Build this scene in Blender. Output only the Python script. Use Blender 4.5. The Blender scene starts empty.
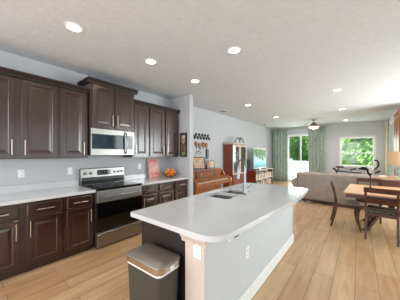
import bpy, bmesh, math, random
from mathutils import Vector, Matrix
random.seed(7)
scene = bpy.context.scene
COL = scene.collection
PI = math.pi

# ------------------------------------------------------------------ camera, sky, sun, exposure
cam_data = bpy.data.cameras.new('camera')
cam = bpy.data.objects.new('camera', cam_data)
COL.objects.link(cam)
cam_data.sensor_width = 36.0
cam_data.lens = 36.0 * 198.456 / 400.0
cam_data.shift_y = 4.06 / 400.0
cam_data.clip_start = 0.05
cam.location = (3.731, 0.0, 1.451)
cam.rotation_euler = (PI / 2, 0, 0.674)
scene.camera = cam

world = bpy.data.worlds.new('world')
scene.world = world
world.use_nodes = True
wn = world.node_tree.nodes
wn['Background'].inputs[0].default_value = (0.86, 0.93, 1.0, 1)
wn['Background'].inputs[1].default_value = 1.3

sun_data = bpy.data.lights.new('sun', 'SUN')
sun_data.energy = 9.0
sun_data.angle = 0.05
sun_data.color = (1.0, 0.95, 0.86)
sun = bpy.data.objects.new('sun', sun_data)
COL.objects.link(sun)
sun.rotation_euler = (math.radians(32), 0, math.radians(-25))

def area_light(name, loc, rot, sx, sz, power, col):
    ld = bpy.data.lights.new(name, 'AREA'); ld.shape = 'RECTANGLE'; ld.size = sx; ld.size_y = sz
    ld.energy = power; ld.color = col
    lo = bpy.data.objects.new(name, ld); COL.objects.link(lo); lo.location = loc; lo.rotation_euler = rot
# first three are added fill lights beyond the open rear and unseen patio side
area_light('added_fill_rear', (1.9, -2.6, 1.4), (PI / 2, 0, 0), 3.8, 2.5, 88, (0.97, 0.98, 1.0))
area_light('added_fill_dining_side', (6.6, 2.6, 1.4), (PI / 2, 0, PI / 2), 4.6, 2.3, 30, (0.98, 0.98, 1.0))
area_light('added_fill_living_side', (6.6, 6.5, 1.3), (PI / 2, 0, PI / 2), 2.9, 2.3, 265, (0.98, 0.98, 1.0))
area_light('daylight_slider', (1.44, 11.45, 1.25), (-PI / 2, 0, 0), 1.3, 2.3, 60, (0.95, 1.0, 0.98))
area_light('daylight_far_window', (3.67, 11.45, 1.55), (-PI / 2, 0, 0), 1.1, 1.2, 30, (0.95, 1.0, 0.98))

scene.view_settings.view_transform = 'Standard'
scene.view_settings.look = 'None'
scene.view_settings.gamma = 1.0
scene.view_settings.use_curve_mapping = False
scene.view_settings.exposure = 0.2

# ------------------------------------------------------------------ materials
def lin(c):
    return tuple(((v / 255.0) / 12.92 if v / 255.0 <= 0.04045 else ((v / 255.0 + 0.055) / 1.055) ** 2.4) for v in c) + (1.0,)

def mat(name, rgb, rough=0.5, metal=0.0, var=0.08, scale=12.0, bump=0.0, bscale=60.0, stretch=None,
        emit=None, estr=0.0, coat=0.0, rgb2=None, spec=0.5, trans=0.0):
    m = bpy.data.materials.new(name)
    m.use_nodes = True
    nt = m.node_tree
    b = nt.nodes['Principled BSDF']
    b.inputs['Roughness'].default_value = rough
    b.inputs['Metallic'].default_value = metal
    b.inputs['Coat Weight'].default_value = coat
    b.inputs['Specular IOR Level'].default_value = spec
    if trans:
        b.inputs['Transmission Weight'].default_value = trans
    tc = nt.nodes.new('ShaderNodeTexCoord')
    mp = nt.nodes.new('ShaderNodeMapping')
    nt.links.new(tc.outputs['Object'], mp.inputs['Vector'])
    if stretch:
        mp.inputs['Scale'].default_value = stretch
    n = nt.nodes.new('ShaderNodeTexNoise')
    n.inputs['Scale'].default_value = scale
    n.inputs['Detail'].default_value = 4
    nt.links.new(mp.outputs['Vector'], n.inputs['Vector'])
    cr = nt.nodes.new('ShaderNodeValToRGB')
    c = lin(rgb)
    c2 = lin(rgb2) if rgb2 else tuple(max(0, v * (1 - var * 2)) for v in c[:3]) + (1,)
    c1 = c if rgb2 else tuple(min(1, v * (1 + var)) for v in c[:3]) + (1,)
    cr.color_ramp.elements[0].position = 0.3
    cr.color_ramp.elements[1].position = 0.7
    cr.color_ramp.elements[0].color = c2
    cr.color_ramp.elements[1].color = c1
    nt.links.new(n.outputs['Fac'], cr.inputs['Fac'])
    nt.links.new(cr.outputs['Color'], b.inputs['Base Color'])
    if bump:
        n2 = nt.nodes.new('ShaderNodeTexNoise')
        n2.inputs['Scale'].default_value = bscale
        n2.inputs['Detail'].default_value = 3
        nt.links.new(mp.outputs['Vector'], n2.inputs['Vector'])
        bp = nt.nodes.new('ShaderNodeBump')
        bp.inputs['Strength'].default_value = bump
        bp.inputs['Distance'].default_value = 0.01
        nt.links.new(n2.outputs['Fac'], bp.inputs['Height'])
        nt.links.new(bp.outputs['Normal'], b.inputs['Normal'])
    if emit:
        b.inputs['Emission Color'].default_value = lin(emit)
        b.inputs['Emission Strength'].default_value = estr
    return m

M = {}
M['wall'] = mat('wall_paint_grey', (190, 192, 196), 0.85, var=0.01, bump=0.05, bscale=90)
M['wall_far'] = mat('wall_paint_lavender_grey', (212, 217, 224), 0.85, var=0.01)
M['ceiling'] = mat('ceiling_knockdown', (207, 211, 216), 0.95, var=0.03, scale=14, bump=0.35, bscale=16, stretch=(1, 1.6, 1))
M['trim'] = mat('trim_white', (236, 236, 234), 0.45, var=0.01)
M['cab'] = mat('espresso_wood', (53, 26, 21), 0.26, var=0.16, scale=9, stretch=(1, 6, .6), coat=0.8)
M['cab'].node_tree.nodes['Principled BSDF'].inputs['Coat Roughness'].default_value = 0.2
M['cab_dark'] = mat('espresso_edge', (34, 20, 15), 0.55, var=0.1)
M['nickel'] = mat('brushed_nickel', (176, 166, 154), 0.32, 1.0, var=0.03)
M['steel'] = mat('stainless_steel', (158, 155, 152), 0.36, 1.0, var=0.04, scale=5, stretch=(1, 1, 30))
M['steel_dark'] = mat('dark_steel', (120, 118, 116), 0.32, 1.0, var=0.04)
M['chrome'] = mat('chrome', (150, 152, 156), 0.24, 1.0, var=0.01)
M['black_glass'] = mat('black_glass', (9, 9, 10), 0.06, var=0.05)
M['mw_glass'] = mat('smoked_glass', (18, 32, 44), 0.08, var=0.6, scale=9, spec=0.25)
M['black'] = mat('black_plastic', (20, 20, 22), 0.4, var=0.05)
M['iron'] = mat('black_iron', (26, 25, 26), 0.5, 0.3, var=0.1)
M['quartz'] = mat('white_quartz', (204, 206, 208), 0.12, var=0.03, scale=3, coat=0.2)
M['island_white'] = mat('island_white_paint', (198, 202, 205), 0.6, var=0.01)
M['island_post'] = mat('island_post_paint', (208, 194, 181), 0.6, var=0.01)
M['white'] = mat('white_plastic', (240, 240, 238), 0.4, var=0.01)
M['grey_slot'] = mat('grey_plastic', (120, 120, 122), 0.5, var=0.02)
M['can'] = mat('trash_can_grey', (70, 69, 61), 0.42, 0.2, var=0.02)
M['can_lid'] = mat('trash_can_lid', (150, 141, 133), 0.42, 0.6, var=0.03, stretch=(30, 1, 1), scale=5)
M['can_band'] = mat('trash_can_band', (205, 196, 188), 0.2, 1.0, var=0.02)
M['bag'] = mat('trash_bag_white', (236, 234, 236), 0.55, var=0.02)
M['piano'] = mat('piano_oak', (162, 96, 52), 0.35, var=0.18, scale=6, stretch=(1, 1, 7), coat=0.25)
M['piano_dark'] = mat('piano_carved_wood', (110, 66, 40), 0.45, var=0.3, scale=40)
M['ivory'] = mat('ivory', (236, 230, 214), 0.3, var=0.02)
M['mahog'] = mat('mahogany', (132, 56, 36), 0.3, var=0.18, scale=6, stretch=(4, 4, .7), coat=0.3)
M['table'] = mat('table_top_wood', (214, 164, 120), 0.5, var=0.12, scale=5, stretch=(1, 8, 1), coat=0.0)
M['table_dark'] = mat('dark_mahogany', (74, 38, 26), 0.35, var=0.15, scale=8, coat=0.2)
M['chair'] = mat('chair_wood', (84, 42, 24), 0.42, var=0.25, scale=9, coat=0.0)
M['oak'] = mat('honey_oak', (176, 104, 52), 0.4, var=0.15, scale=6, stretch=(5, 5, .7))
M['tan_wood'] = mat('light_tan_wood', (206, 166, 124), 0.45, var=0.1, scale=6, stretch=(1, 5, 1))
M['sofa'] = mat('sofa_fabric', (162, 151, 142), 0.95, var=0.07, scale=6, bump=0.3, bscale=180)
M['wicker'] = mat('brown_wicker', (112, 70, 52), 0.7, var=0.35, scale=60, bump=0.8, bscale=90)
M['teal_glass'] = mat('teal_glass', (150, 200, 190), 0.12, var=0.1, coat=0.4)
M['shade'] = mat('lamp_shade_linen', (214, 182, 146), 0.9, var=0.04, scale=60, emit=(226, 184, 136), estr=0.15)
M['brass'] = mat('aged_brass', (190, 150, 90), 0.3, 1.0, var=0.05)
M['bronze'] = mat('bronze', (150, 96, 66), 0.4, 0.7, var=0.2, scale=30)
M['slate'] = mat('slate_grey_metal', (110, 118, 122), 0.45, 0.4, var=0.15, scale=25)
M['orange'] = mat('orange_peel', (246, 140, 24), 0.42, var=0.06, bump=0.25, bscale=160)
M['leaf'] = mat('green_leaf', (120, 176, 84), 0.6, var=0.4, scale=2.5, rgb2=(38, 88, 40))
M['leaf2'] = mat('bright_leaf', (184, 222, 130), 0.6, var=0.4, scale=3.0, rgb2=(72, 134, 60))
M['bark'] = mat('bark', (90, 74, 60), 0.9, var=0.2)
M['grass'] = mat('lawn', (110, 150, 70), 0.95, var=0.2, scale=3)
M['vinyl'] = mat('white_vinyl', (240, 243, 246), 0.5, var=0.01)
M['lens'] = mat('downlight_lens', (255, 250, 240), 0.5, var=0.0, emit=(255, 240, 222), estr=14.0)
M['fan_lens'] = mat('fan_light_bowl', (255, 232, 190), 0.4, var=0.0, emit=(255, 214, 150), estr=3.0)
M['sheet'] = mat('paper_white', (232, 226, 214), 0.8, var=0.05, scale=40)
M['blossom'] = mat('pale_petals', (214, 220, 208), 0.7, var=0.15, scale=40)
M['book_red'] = mat('red_spines', (150, 52, 42), 0.6, var=0.15)
M['book_tan'] = mat('tan_spines', (188, 152, 116), 0.6, var=0.15)
M['floral'] = mat('floral_upholstery', (130, 132, 92), 0.95, rgb2=(26, 34, 48), scale=30, bump=0.2)
M['floral_light'] = mat('pale_floral_upholstery', (176, 162, 138), 0.9, rgb2=(84, 82, 76), scale=26, bump=0.2)

def glass_mat(name, tint=(0.93, 0.97, 0.96, 1), refl=0.04):
    m = bpy.data.materials.new(name)
    m.use_nodes = True
    nt = m.node_tree
    nt.nodes.remove(nt.nodes['Principled BSDF'])
    t = nt.nodes.new('ShaderNodeBsdfTransparent'); t.inputs[0].default_value = tint
    g = nt.nodes.new('ShaderNodeBsdfGlossy'); g.inputs['Roughness'].default_value = 0.03
    mx = nt.nodes.new('ShaderNodeMixShader'); mx.inputs[0].default_value = refl
    nt.links.new(t.outputs[0], mx.inputs[1]); nt.links.new(g.outputs[0], mx.inputs[2])
    nt.links.new(mx.outputs[0], nt.nodes['Material Output'].inputs[0])
    return m
M['glass'] = glass_mat('window_glass')
M['cab_glass'] = glass_mat('cabinet_glass', (0.85, 0.93, 0.92, 1), 0.25)

def floor_mat():
    m = bpy.data.materials.new('wood_look_plank_tile')
    m.use_nodes = True
    nt = m.node_tree; L = nt.links
    b = nt.nodes['Principled BSDF']
    b.inputs['Roughness'].default_value = 0.34
    tc = nt.nodes.new('ShaderNodeTexCoord')
    mp = nt.nodes.new('ShaderNodeMapping')
    mp.inputs['Rotation'].default_value = (0, 0, PI / 2)
    mp.inputs['Location'].default_value = (0.35, 0.10, 0)
    L.new(tc.outputs['Object'], mp.inputs['Vector'])
    br = nt.nodes.new('ShaderNodeTexBrick')
    br.inputs['Scale'].default_value = 1.0
    br.inputs['Brick Width'].default_value = 1.22
    br.inputs['Row Height'].default_value = 0.2
    br.inputs['Mortar Size'].default_value = 0.0035
    br.inputs['Mortar Smooth'].default_value = 0.3
    br.offset = 0.37
    br.inputs['Color1'].default_value = lin((216, 182, 141))
    br.inputs['Color2'].default_value = lin((194, 154, 112))
    br.inputs['Mortar'].default_value = lin((140, 108, 80))
    L.new(mp.outputs['Vector'], br.inputs['Vector'])
    mp2 = nt.nodes.new('ShaderNodeMapping')
    mp2.inputs['Scale'].default_value = (9, 1.1, 1)
    L.new(tc.outputs['Object'], mp2.inputs['Vector'])
    n = nt.nodes.new('ShaderNodeTexNoise')
    n.inputs['Scale'].default_value = 1.6; n.inputs['Detail'].default_value = 6
    n.inputs['Distortion'].default_value = 0.6
    L.new(mp2.outputs['Vector'], n.inputs['Vector'])
    cr = nt.nodes.new('ShaderNodeValToRGB')
    cr.color_ramp.elements[0].position = 0.32; cr.color_ramp.elements[0].color = (0.72, 0.66, 0.60, 1)
    cr.color_ramp.elements[1].position = 0.66; cr.color_ramp.elements[1].color = (1.0, 1.0, 1.0, 1)
    L.new(n.outputs['Fac'], cr.inputs['Fac'])
    mx = nt.nodes.new('ShaderNodeMix'); mx.data_type = 'RGBA'; mx.blend_type = 'MULTIPLY'
    mx.inputs['Factor'].default_value = 0.8
    L.new(br.outputs['Color'], mx.inputs['A']); L.new(cr.outputs['Color'], mx.inputs['B'])
    L.new(mx.outputs['Result'], b.inputs['Base Color'])
    bp = nt.nodes.new('ShaderNodeBump'); bp.inputs['Strength'].default_value = 0.25
    bp.inputs['Distance'].default_value = 0.004; bp.invert = True
    L.new(br.outputs['Fac'], bp.inputs['Height'])
    L.new(bp.outputs['Normal'], b.inputs['Normal'])
    return m
M['floor'] = floor_mat()

def curtain_mat():
    m = bpy.data.materials.new('curtain_pattern')
    m.use_nodes = True
    nt = m.node_tree; L = nt.links
    b = nt.nodes['Principled BSDF']; b.inputs['Roughness'].default_value = 0.95
    tc = nt.nodes.new('ShaderNodeTexCoord')
    v = nt.nodes.new('ShaderNodeTexVoronoi'); v.inputs['Scale'].default_value = 5.5
    v.feature = 'DISTANCE_TO_EDGE'
    L.new(tc.outputs['Object'], v.inputs['Vector'])
    cr = nt.nodes.new('ShaderNodeValToRGB')
    cr.color_ramp.elements[0].position = 0.05; cr.color_ramp.elements[0].color = lin((186, 200, 191))
    cr.color_ramp.elements[1].position = 0.3; cr.color_ramp.elements[1].color = lin((166, 184, 175))
    L.new(v.outputs['Distance'], cr.inputs['Fac'])
    L.new(cr.outputs['Color'], b.inputs['Base Color'])
    return m
M['curtain'] = curtain_mat()

def screen_mat():
    m = bpy.data.materials.new('screen_picture')
    m.use_nodes = True
    nt = m.node_tree; L = nt.links
    b = nt.nodes['Principled BSDF']; b.inputs['Roughness'].default_value = 0.15
    tc = nt.nodes.new('ShaderNodeTexCoord')
    sp = nt.nodes.new('ShaderNodeSeparateXYZ'); L.new(tc.outputs['Generated'], sp.inputs[0])
    r = nt.nodes.new('ShaderNodeValToRGB')
    e = r.color_ramp.elements
    e[0].position = 0.0; e[0].color = lin((60, 150, 160))
    e[1].position = 1.0; e[1].color = lin((170, 214, 226))
    a = e.new(0.28); a.color = lin((150, 226, 226))
    a = e.new(0.42); a.color = lin((205, 222, 214))
    a = e.new(0.6); a.color = lin((150, 200, 215))
    L.new(sp.outputs['Z'], r.inputs['Fac'])
    n = nt.nodes.new('ShaderNodeTexNoise'); n.inputs['Scale'].default_value = 3.4; n.inputs['Detail'].default_value = 5
    L.new(tc.outputs['Object'], n.inputs['Vector'])
    mul = nt.nodes.new('ShaderNodeMath'); mul.operation = 'MULTIPLY_ADD'
    mul.inputs[1].default_value = 0.9; mul.inputs[2].default_value = -0.43
    L.new(sp.outputs['Z'], mul.inputs[0])
    add = nt.nodes.new('ShaderNodeMath'); add.operation = 'ADD'
    L.new(mul.outputs[0], add.inputs[0]); L.new(n.outputs['Fac'], add.inputs[1])
    c2 = nt.nodes.new('ShaderNodeValToRGB')
    c2.color_ramp.elements[0].position = 0.55; c2.color_ramp.elements[1].position = 0.60
    L.new(add.outputs[0], c2.inputs['Fac'])
    n3 = nt.nodes.new('ShaderNodeTexNoise'); n3.inputs['Scale'].default_value = 14
    L.new(tc.outputs['Object'], n3.inputs['Vector'])
    c3 = nt.nodes.new('ShaderNodeValToRGB')
    c3.color_ramp.elements[0].position = 0.4; c3.color_ramp.elements[0].color = lin((22, 60, 30))
    c3.color_ramp.elements[1].position = 0.65; c3.color_ramp.elements[1].color = lin((110, 180, 70))
    L.new(n3.outputs['Fac'], c3.inputs['Fac'])
    mx = nt.nodes.new('ShaderNodeMix'); mx.data_type = 'RGBA'
    L.new(c2.outputs['Color'], mx.inputs['Factor'])
    L.new(r.outputs['Color'], mx.inputs['A']); L.new(c3.outputs['Color'], mx.inputs['B'])
    b.inputs['Base Color'].default_value = (0.02, 0.02, 0.02, 1)
    L.new(mx.outputs['Result'], b.inputs['Emission Color'])
    b.inputs['Emission Strength'].default_value = 0.9
    b.inputs['Specular IOR Level'].default_value = 0.1
    b.inputs['Roughness'].default_value = 0.4
    return m
M['screen'] = screen_mat()

def art_mat(name, bg, c1, scale, th):
    m = bpy.data.materials.new(name)
    m.use_nodes = True
    nt = m.node_tree; L = nt.links
    b = nt.nodes['Principled BSDF']; b.inputs['Roughness'].default_value = 0.5
    tc = nt.nodes.new('ShaderNodeTexCoord')
    v = nt.nodes.new('ShaderNodeTexVoronoi'); v.inputs['Scale'].default_value = scale
    L.new(tc.outputs['Object'], v.inputs['Vector'])
    cr = nt.nodes.new('ShaderNodeValToRGB')
    cr.color_ramp.elements[0].position = th; cr.color_ramp.elements[0].color = lin(c1)
    cr.color_ramp.elements[1].position = th + 0.12; cr.color_ramp.elements[1].color = lin(bg)
    L.new(v.outputs['Distance'], cr.inputs['Fac'])
    hs = nt.nodes.new('ShaderNodeMix'); hs.data_type = 'RGBA'; hs.inputs['Factor'].default_value = 0.2
    L.new(cr.outputs['Color'], hs.inputs['A']); L.new(v.outputs['Color'], hs.inputs['B'])
    L.new(hs.outputs['Result'], b.inputs['Base Color'])
    return m
M['art_floral'] = art_mat('floral_painting', (44, 24, 18), (140, 84, 50), 16, 0.25)
M['art_sheet'] = art_mat('framed_photo_print', (214, 176, 146), (140, 96, 70), 18, 0.2)

# ------------------------------------------------------------------ mesh helpers
class MB:
    """collects shapes in one bmesh, then becomes ONE mesh object"""
    def __init__(self):
        self.bm = bmesh.new()
    def box(self, x0, x1, y0, y1, z0, z1, bev=0.0, seg=2, mx=None):
        g = bmesh.ops.create_cube(self.bm, size=1.0)
        vs = g['verts']
        s = Vector((x1 - x0, y1 - y0, z1 - z0)); c = Vector(((x0 + x1) / 2, (y0 + y1) / 2, (z0 + z1) / 2))
        for v in vs:
            v.co = Vector((v.co.x * s.x, v.co.y * s.y, v.co.z * s.z)) + c
        if bev:
            es = list({e for v in vs for e in v.link_edges})
            r = bmesh.ops.bevel(self.bm, geom=vs + es, offset=min(bev, min(abs(s.x), abs(s.y), abs(s.z)) * 0.49), segments=seg, affect='EDGES', profile=0.5)
            vs = list({v for f in r['faces'] for v in f.verts} | {v for v in vs if v.is_valid})
        if mx is not None:
            bmesh.ops.transform(self.bm, matrix=mx, verts=[v for v in vs if v.is_valid])
        return self
    def tube(self, pts, r, n=8, closed=False, flat=None):
        pts = [Vector(p) for p in pts]
        k = len(pts)
        rr = r if isinstance(r, (list, tuple)) else [r] * k
        rings = []
        up = None
        for i, p in enumerate(pts):
            if closed:
                t = (pts[(i + 1) % k] - pts[i - 1]).normalized()
            else:
                t = (pts[min(i + 1, k - 1)] - pts[max(i - 1, 0)]).normalized()
            if up is None:
                up = Vector((0, 0, 1)) if abs(t.z) < 0.9 else Vector((0, 1, 0))
            a = t.cross(up)
            if a.length < 1e-5:
                a = t.orthogonal()
            a.normalize(); bb = a.cross(t).normalized(); up = bb
            w = rr[i] if not isinstance(rr[i], tuple) else rr[i][0]
            h = rr[i] if not isinstance(rr[i], tuple) else rr[i][1]
            rings.append([self.bm.verts.new(p + a * math.cos(2 * PI * j / n + PI / n) * w + bb * math.sin(2 * PI * j / n + PI / n) * h) for j in range(n)])
        m = k if closed else k - 1
        for i in range(m):
            A, B = rings[i], rings[(i + 1) % k]
            for j in range(n):
                self.bm.faces.new((A[j], A[(j + 1) % n], B[(j + 1) % n], B[j]))
        if not closed:
            self.bm.faces.new(list(reversed(rings[0]))); self.bm.faces.new(rings[-1])
        return self
    def lathe(self, prof, c=(0, 0, 0), n=24, caps=True):
        c = Vector(c); rings = []
        for (r, z) in prof:
            rings.append([self.bm.verts.new(c + Vector((max(r, 1e-4) * math.cos(2 * PI * j / n), max(r, 1e-4) * math.sin(2 * PI * j / n), z))) for j in range(n)])
        for i in range(len(rings) - 1):
            for j in range(n):
                self.bm.faces.new((rings[i][j], rings[i][(j + 1) % n], rings[i + 1][(j + 1) % n], rings[i + 1][j]))
        if caps:
            self.bm.faces.new(list(reversed(rings[0]))); self.bm.faces.new(rings[-1])
        return self
    def prism(self, poly, a0, a1, axis='z'):
        def P(u, v, w):
            return {'z': Vector((u, v, w)), 'y': Vector((u, w, v)), 'x': Vector((w, u, v))}[axis]
        A = [self.bm.verts.new(P(u, v, a0)) for u, v in poly]
        B = [self.bm.verts.new(P(u, v, a1)) for u, v in poly]
        n = len(poly)
        self.bm.faces.new(list(reversed(A))); self.bm.faces.new(B)
        for i in range(n):
            self.bm.faces.new((A[i], A[(i + 1) % n], B[(i + 1) % n], B[i]))
        return self
    def ribbon(self, pts, y0, y1):
        """side profile (x, z, width) extruded in y"""
        L, R = [], []
        k = len(pts)
        for i, (x, z, w) in enumerate(pts):
            a = pts[max(i - 1, 0)]; b = pts[min(i + 1, k - 1)]
            t = Vector((b[0] - a[0], b[1] - a[1])).normalized()
            nn = Vector((-t.y, t.x)) * w / 2
            L.append((x + nn.x, z + nn.y)); R.append((x - nn.x, z - nn.y))
        va = [[self.bm.verts.new((p[0], y, p[1])) for p in L] for y in (y0, y1)]
        vb = [[self.bm.verts.new((p[0], y, p[1])) for p in R] for y in (y0, y1)]
        f = self.bm.faces.new
        for i in range(k - 1):
            f((va[0][i], va[0][i + 1], va[1][i + 1], va[1][i]))
            f((vb[0][i + 1], vb[0][i], vb[1][i], vb[1][i + 1]))
            f((va[0][i + 1], va[0][i], vb[0][i], vb[0][i + 1]))
            f((va[1][i], va[1][i + 1], vb[1][i + 1], vb[1][i]))
        f((va[0][0], va[1][0], vb[1][0], vb[0][0])); f((va[1][-1], va[0][-1], vb[0][-1], vb[1][-1]))
        return self
    def panel(self, y0, y1, z0, z1, x, t=0.02, mould=True, fr=0.055):
        """raised panel door / drawer front facing +x, back at x"""
        if mould:
            rings = [(0, 0), (0, t - .003), (.003, t), (fr, t), (fr + .008, t - .007), (fr + .016, t - .007), (fr + .045, t - .002), ]
        else:
            rings = [(0, 0), (0, t - .006), (.012, t)]
        vs = []
        for ins, d in rings:
            vs.append([self.bm.verts.new((x + d, y, z)) for y, z in ((y0 + ins, z0 + ins), (y1 - ins, z0 + ins), (y1 - ins, z1 - ins), (y0 + ins, z1 - ins))])
        for i in range(len(vs) - 1):
            for j in range(4):
                self.bm.faces.new((vs[i][j], vs[i][(j + 1) % 4], vs[i + 1][(j + 1) % 4], vs[i + 1][j]))
        self.bm.faces.new(vs[-1]); self.bm.faces.new(list(reversed(vs[0])))
        return self
    def sphere(self, c, r, sub=2, sc=(1, 1, 1)):
        g = bmesh.ops.create_icosphere(self.bm, subdivisions=sub, radius=r)
        for v in g['verts']:
            v.co = Vector((v.co.x * sc[0], v.co.y * sc[1], v.co.z * sc[2])) + Vector(c)
        return self
    def build(self, name, m, parent=None, smooth=None, loc=None, label=None):
        bmesh.ops.recalc_face_normals(self.bm, faces=self.bm.faces[:])
        me = bpy.data.meshes.new(name)
        if smooth:
            lim = math.radians(smooth)
            for f in self.bm.faces: f.smooth = True
            for e in self.bm.edges:
                if len(e.link_faces) == 2 and e.calc_face_angle(0) > lim:
                    e.smooth = False
        self.bm.to_mesh(me); self.bm.free()
        me.materials.append(M[m])
        o = bpy.data.objects.new(name, me)
        COL.objects.link(o)
        if parent: o.parent = parent
        if loc: o.location = loc
        if label: o['label'] = label
        return o

def tag(o, label, cat, group=None, kind=None):
    o['label'] = label; o['category'] = cat
    if group: o['group'] = group
    if kind: o['kind'] = kind
    return o
def thing(name, label, cat, loc=(0, 0, 0), rz=0.0, group=None):
    o = bpy.data.objects.new(name, None)
    o.empty_display_size = 0.1
    COL.objects.link(o); o.location = loc; o.rotation_euler = (0, 0, rz)
    return tag(o, label, cat, group)
def struct(o):
    o['kind'] = 'structure'; return o
def dup(root, loc, rz=None, label=None, group=None):
    r = root.copy(); COL.objects.link(r); r.location = loc
    if rz is not None: r.rotation_euler = (0, 0, rz)
    if label: r['label'] = label
    if group: r['group'] = group
    for ch in list(root.children):
        c = ch.copy(); COL.objects.link(c); c.parent = r
        for g in list(ch.children):
            d = g.copy(); COL.objects.link(d); d.parent = c
    return r

# ------------------------------------------------------------------ setting
CEIL = 2.836
FAR = 11.15
struct(MB().box(-0.15, 6.5, -3.0, FAR + 0.15, -0.12, 0).build('floor', 'floor'))
struct(MB().box(-0.15, 6.5, -3.0, FAR + 0.15, CEIL, CEIL + 0.15).build('ceiling', 'ceiling'))
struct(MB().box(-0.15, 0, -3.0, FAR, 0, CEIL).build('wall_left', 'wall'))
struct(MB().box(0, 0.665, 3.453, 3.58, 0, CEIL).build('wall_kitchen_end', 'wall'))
# far wall with openings: slider 0.80-2.15 x 0-2.44, window 3.10-4.28 x 0.92-2.20
SX0, SX1, SZ = 0.78, 2.10, 2.44
WX0, WX1, WZ0, WZ1 = 3.08, 4.26, 0.92, 2.20
w = MB()
y0, y1 = FAR, FAR + 0.15
w.box(-0.15, SX0, y0, y1, 0, CEIL); w.box(SX0, SX1, y0, y1, SZ, CEIL); w.box(SX1, WX0, y0, y1, 0, CEIL)
w.box(WX0, WX1, y0, y1, 0, WZ0); w.box(WX0, WX1, y0, y1, WZ1, CEIL); w.box(WX1, 4.85, y0, y1, 0, CEIL)
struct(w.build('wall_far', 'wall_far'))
# right wall beside the living area, with tall window
w = MB()
w.box(4.67, 4.85, 8.55, 8.75, 0, CEIL); w.box(4.67, 4.85, 10.75, FAR, 0, CEIL)
w.box(4.67, 4.85, 8.75, 10.75, 2.62, CEIL); w.box(4.67, 4.85, 8.75, 10.75, 0, 0.25)
w.box(4.85, 6.4, 8.6, 8.75, 0, CEIL);
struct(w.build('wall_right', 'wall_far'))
w = MB()
PX0, PX1 = 6.3, 6.42
edges = [(-0.4, -0.2), (2.15, 2.35), (4.7, 4.9), (7.9, 8.6)]
for a, b_ in edges: w.box(PX0, PX1, a, b_, 0, CEIL)
for a, b_ in zip(edges[:-1], edges[1:]): w.box(PX0, PX1, a[1], b_[0], 2.5, CEIL)
struct(w.build('wall_patio', 'wall'))
for n_, (a, b_) in enumerate(zip(edges[:-1], edges[1:])):
    ya, yb = a[1], b_[0]
    d = MB()
    d.box(PX0 - .01, PX1, ya, ya + .07, 0, 2.5); d.box(PX0 - .01, PX1, yb - .07, yb, 0, 2.5)
    d.box(PX0 - .01, PX1, ya + .07, yb - .07, 2.43, 2.5); d.box(PX0 - .01, PX1, ya + .07, yb - .07, 0, .06)
    d.box(PX0 + .02, PX1 - .02, (ya + yb) / 2 - .04, (ya + yb) / 2 + .04, .06, 2.43)
    d = struct(d.build('door_%d' % (n_ + 2), 'trim'))
    for q0, q1 in ((ya + .07, (ya + yb) / 2 - .04), ((ya + yb) / 2 + .04, yb - .07)):
        MB().box(PX0 + .05, PX0 + .056, q0, q1, .06, 2.43).build('pane', 'glass', d)
# baseboards
struct(MB().box(0.0, 0.018, 3.58, FAR, 0, 0.12, 0.004).build('baseboard_left', 'trim'))
w = MB().box(0.018, SX0 - .07, FAR - .018, FAR, 0, 0.12, 0.004); w.box(SX1 + .07, 4.65, FAR - .018, FAR, 0, 0.12, 0.004)
struct(w.build('baseboard_far', 'trim'))
struct(MB().box(0.66, 0.68, 3.45, 3.58, 0, 0.12, 0.004).build('baseboard_kitchen_end', 'trim'))

# sliding door
def frame_xz(mb, x0, x1, z0, z1, t, y0, y1):
    mb.box(x0, x0 + t, y0, y1, z0, z1, .004); mb.box(x1 - t, x1, y0, y1, z0, z1, .004)
    mb.box(x0 + t, x1 - t, y0, y1, z1 - t, z1, .004); mb.box(x0 + t, x1 - t, y0, y1, z0, z0 + t, .004)
    return mb
mb = frame_xz(MB(), SX0 - .06, SX1 + .06, 0.0, SZ + .06, .07, FAR - .03, FAR + .12)
door = struct(mb.build('door_1', 'trim'))
mid = 1.40
for a, b, yy in ((SX0 + .01, mid + .03, .03), (mid - .03, SX1 - .01, .07)):
    p = frame_xz(MB(), a, b, 0.07, SZ - .01, .055, FAR + yy, FAR + yy + .035).build('door_panel', 'trim', door)
    MB().box(a + .05, b - .05, FAR + yy + .014, FAR + yy + .020, .12, SZ - .06).build('pane', 'glass', p)
MB().box(mid + .01, mid + .03, FAR + .045, FAR + .07, 0.95, 1.15, .004).build('door_handle', 'white', door)
# far window
mb = frame_xz(MB(), WX0 - .05, WX1 + .05, WZ0 - .05, WZ1 + .06, .075, FAR - .02, FAR + .12)
win = struct(mb.build('window_1', 'trim'))
for z0, z1, yy in ((WZ0 + .01, 1.53, .03), (1.48, WZ1 - .01, .07)):
    p = frame_xz(MB(), WX0 + .01, WX1 - .01, z0, z1, .04, FAR + yy, FAR + yy + .03).build('window_sash', 'trim', win)
    MB().box(WX0 + .045, WX1 - .045, FAR + yy + .012, FAR + yy + .018, z0 + .035, z1 - .035).build('pane', 'glass', p)
MB().box(WX0 - .07, WX1 + .07, FAR - .08, FAR + .02, WZ0 - .06, WZ0 - .035, .005).build('window_sill', 'trim', win)
# right wall window
mb = MB()
mb.box(4.655, 4.80, 8.70, 8.78, .22, 2.70, .004); mb.box(4.655, 4.80, 10.72, 10.80, .22, 2.70, .004)
mb.box(4.655, 4.80, 8.78, 10.72, 2.58, 2.70, .004); mb.box(4.655, 4.80, 8.78, 10.72, .22, .30, .004)
mb.box(4.68, 4.74, 9.72, 9.78, .3, 2.58, .004)
win = struct(mb.build('window_2', 'trim'))
MB().box(4.705, 4.712, 8.78, 10.72, .3, 2.58).build('pane', 'glass', win)

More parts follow.
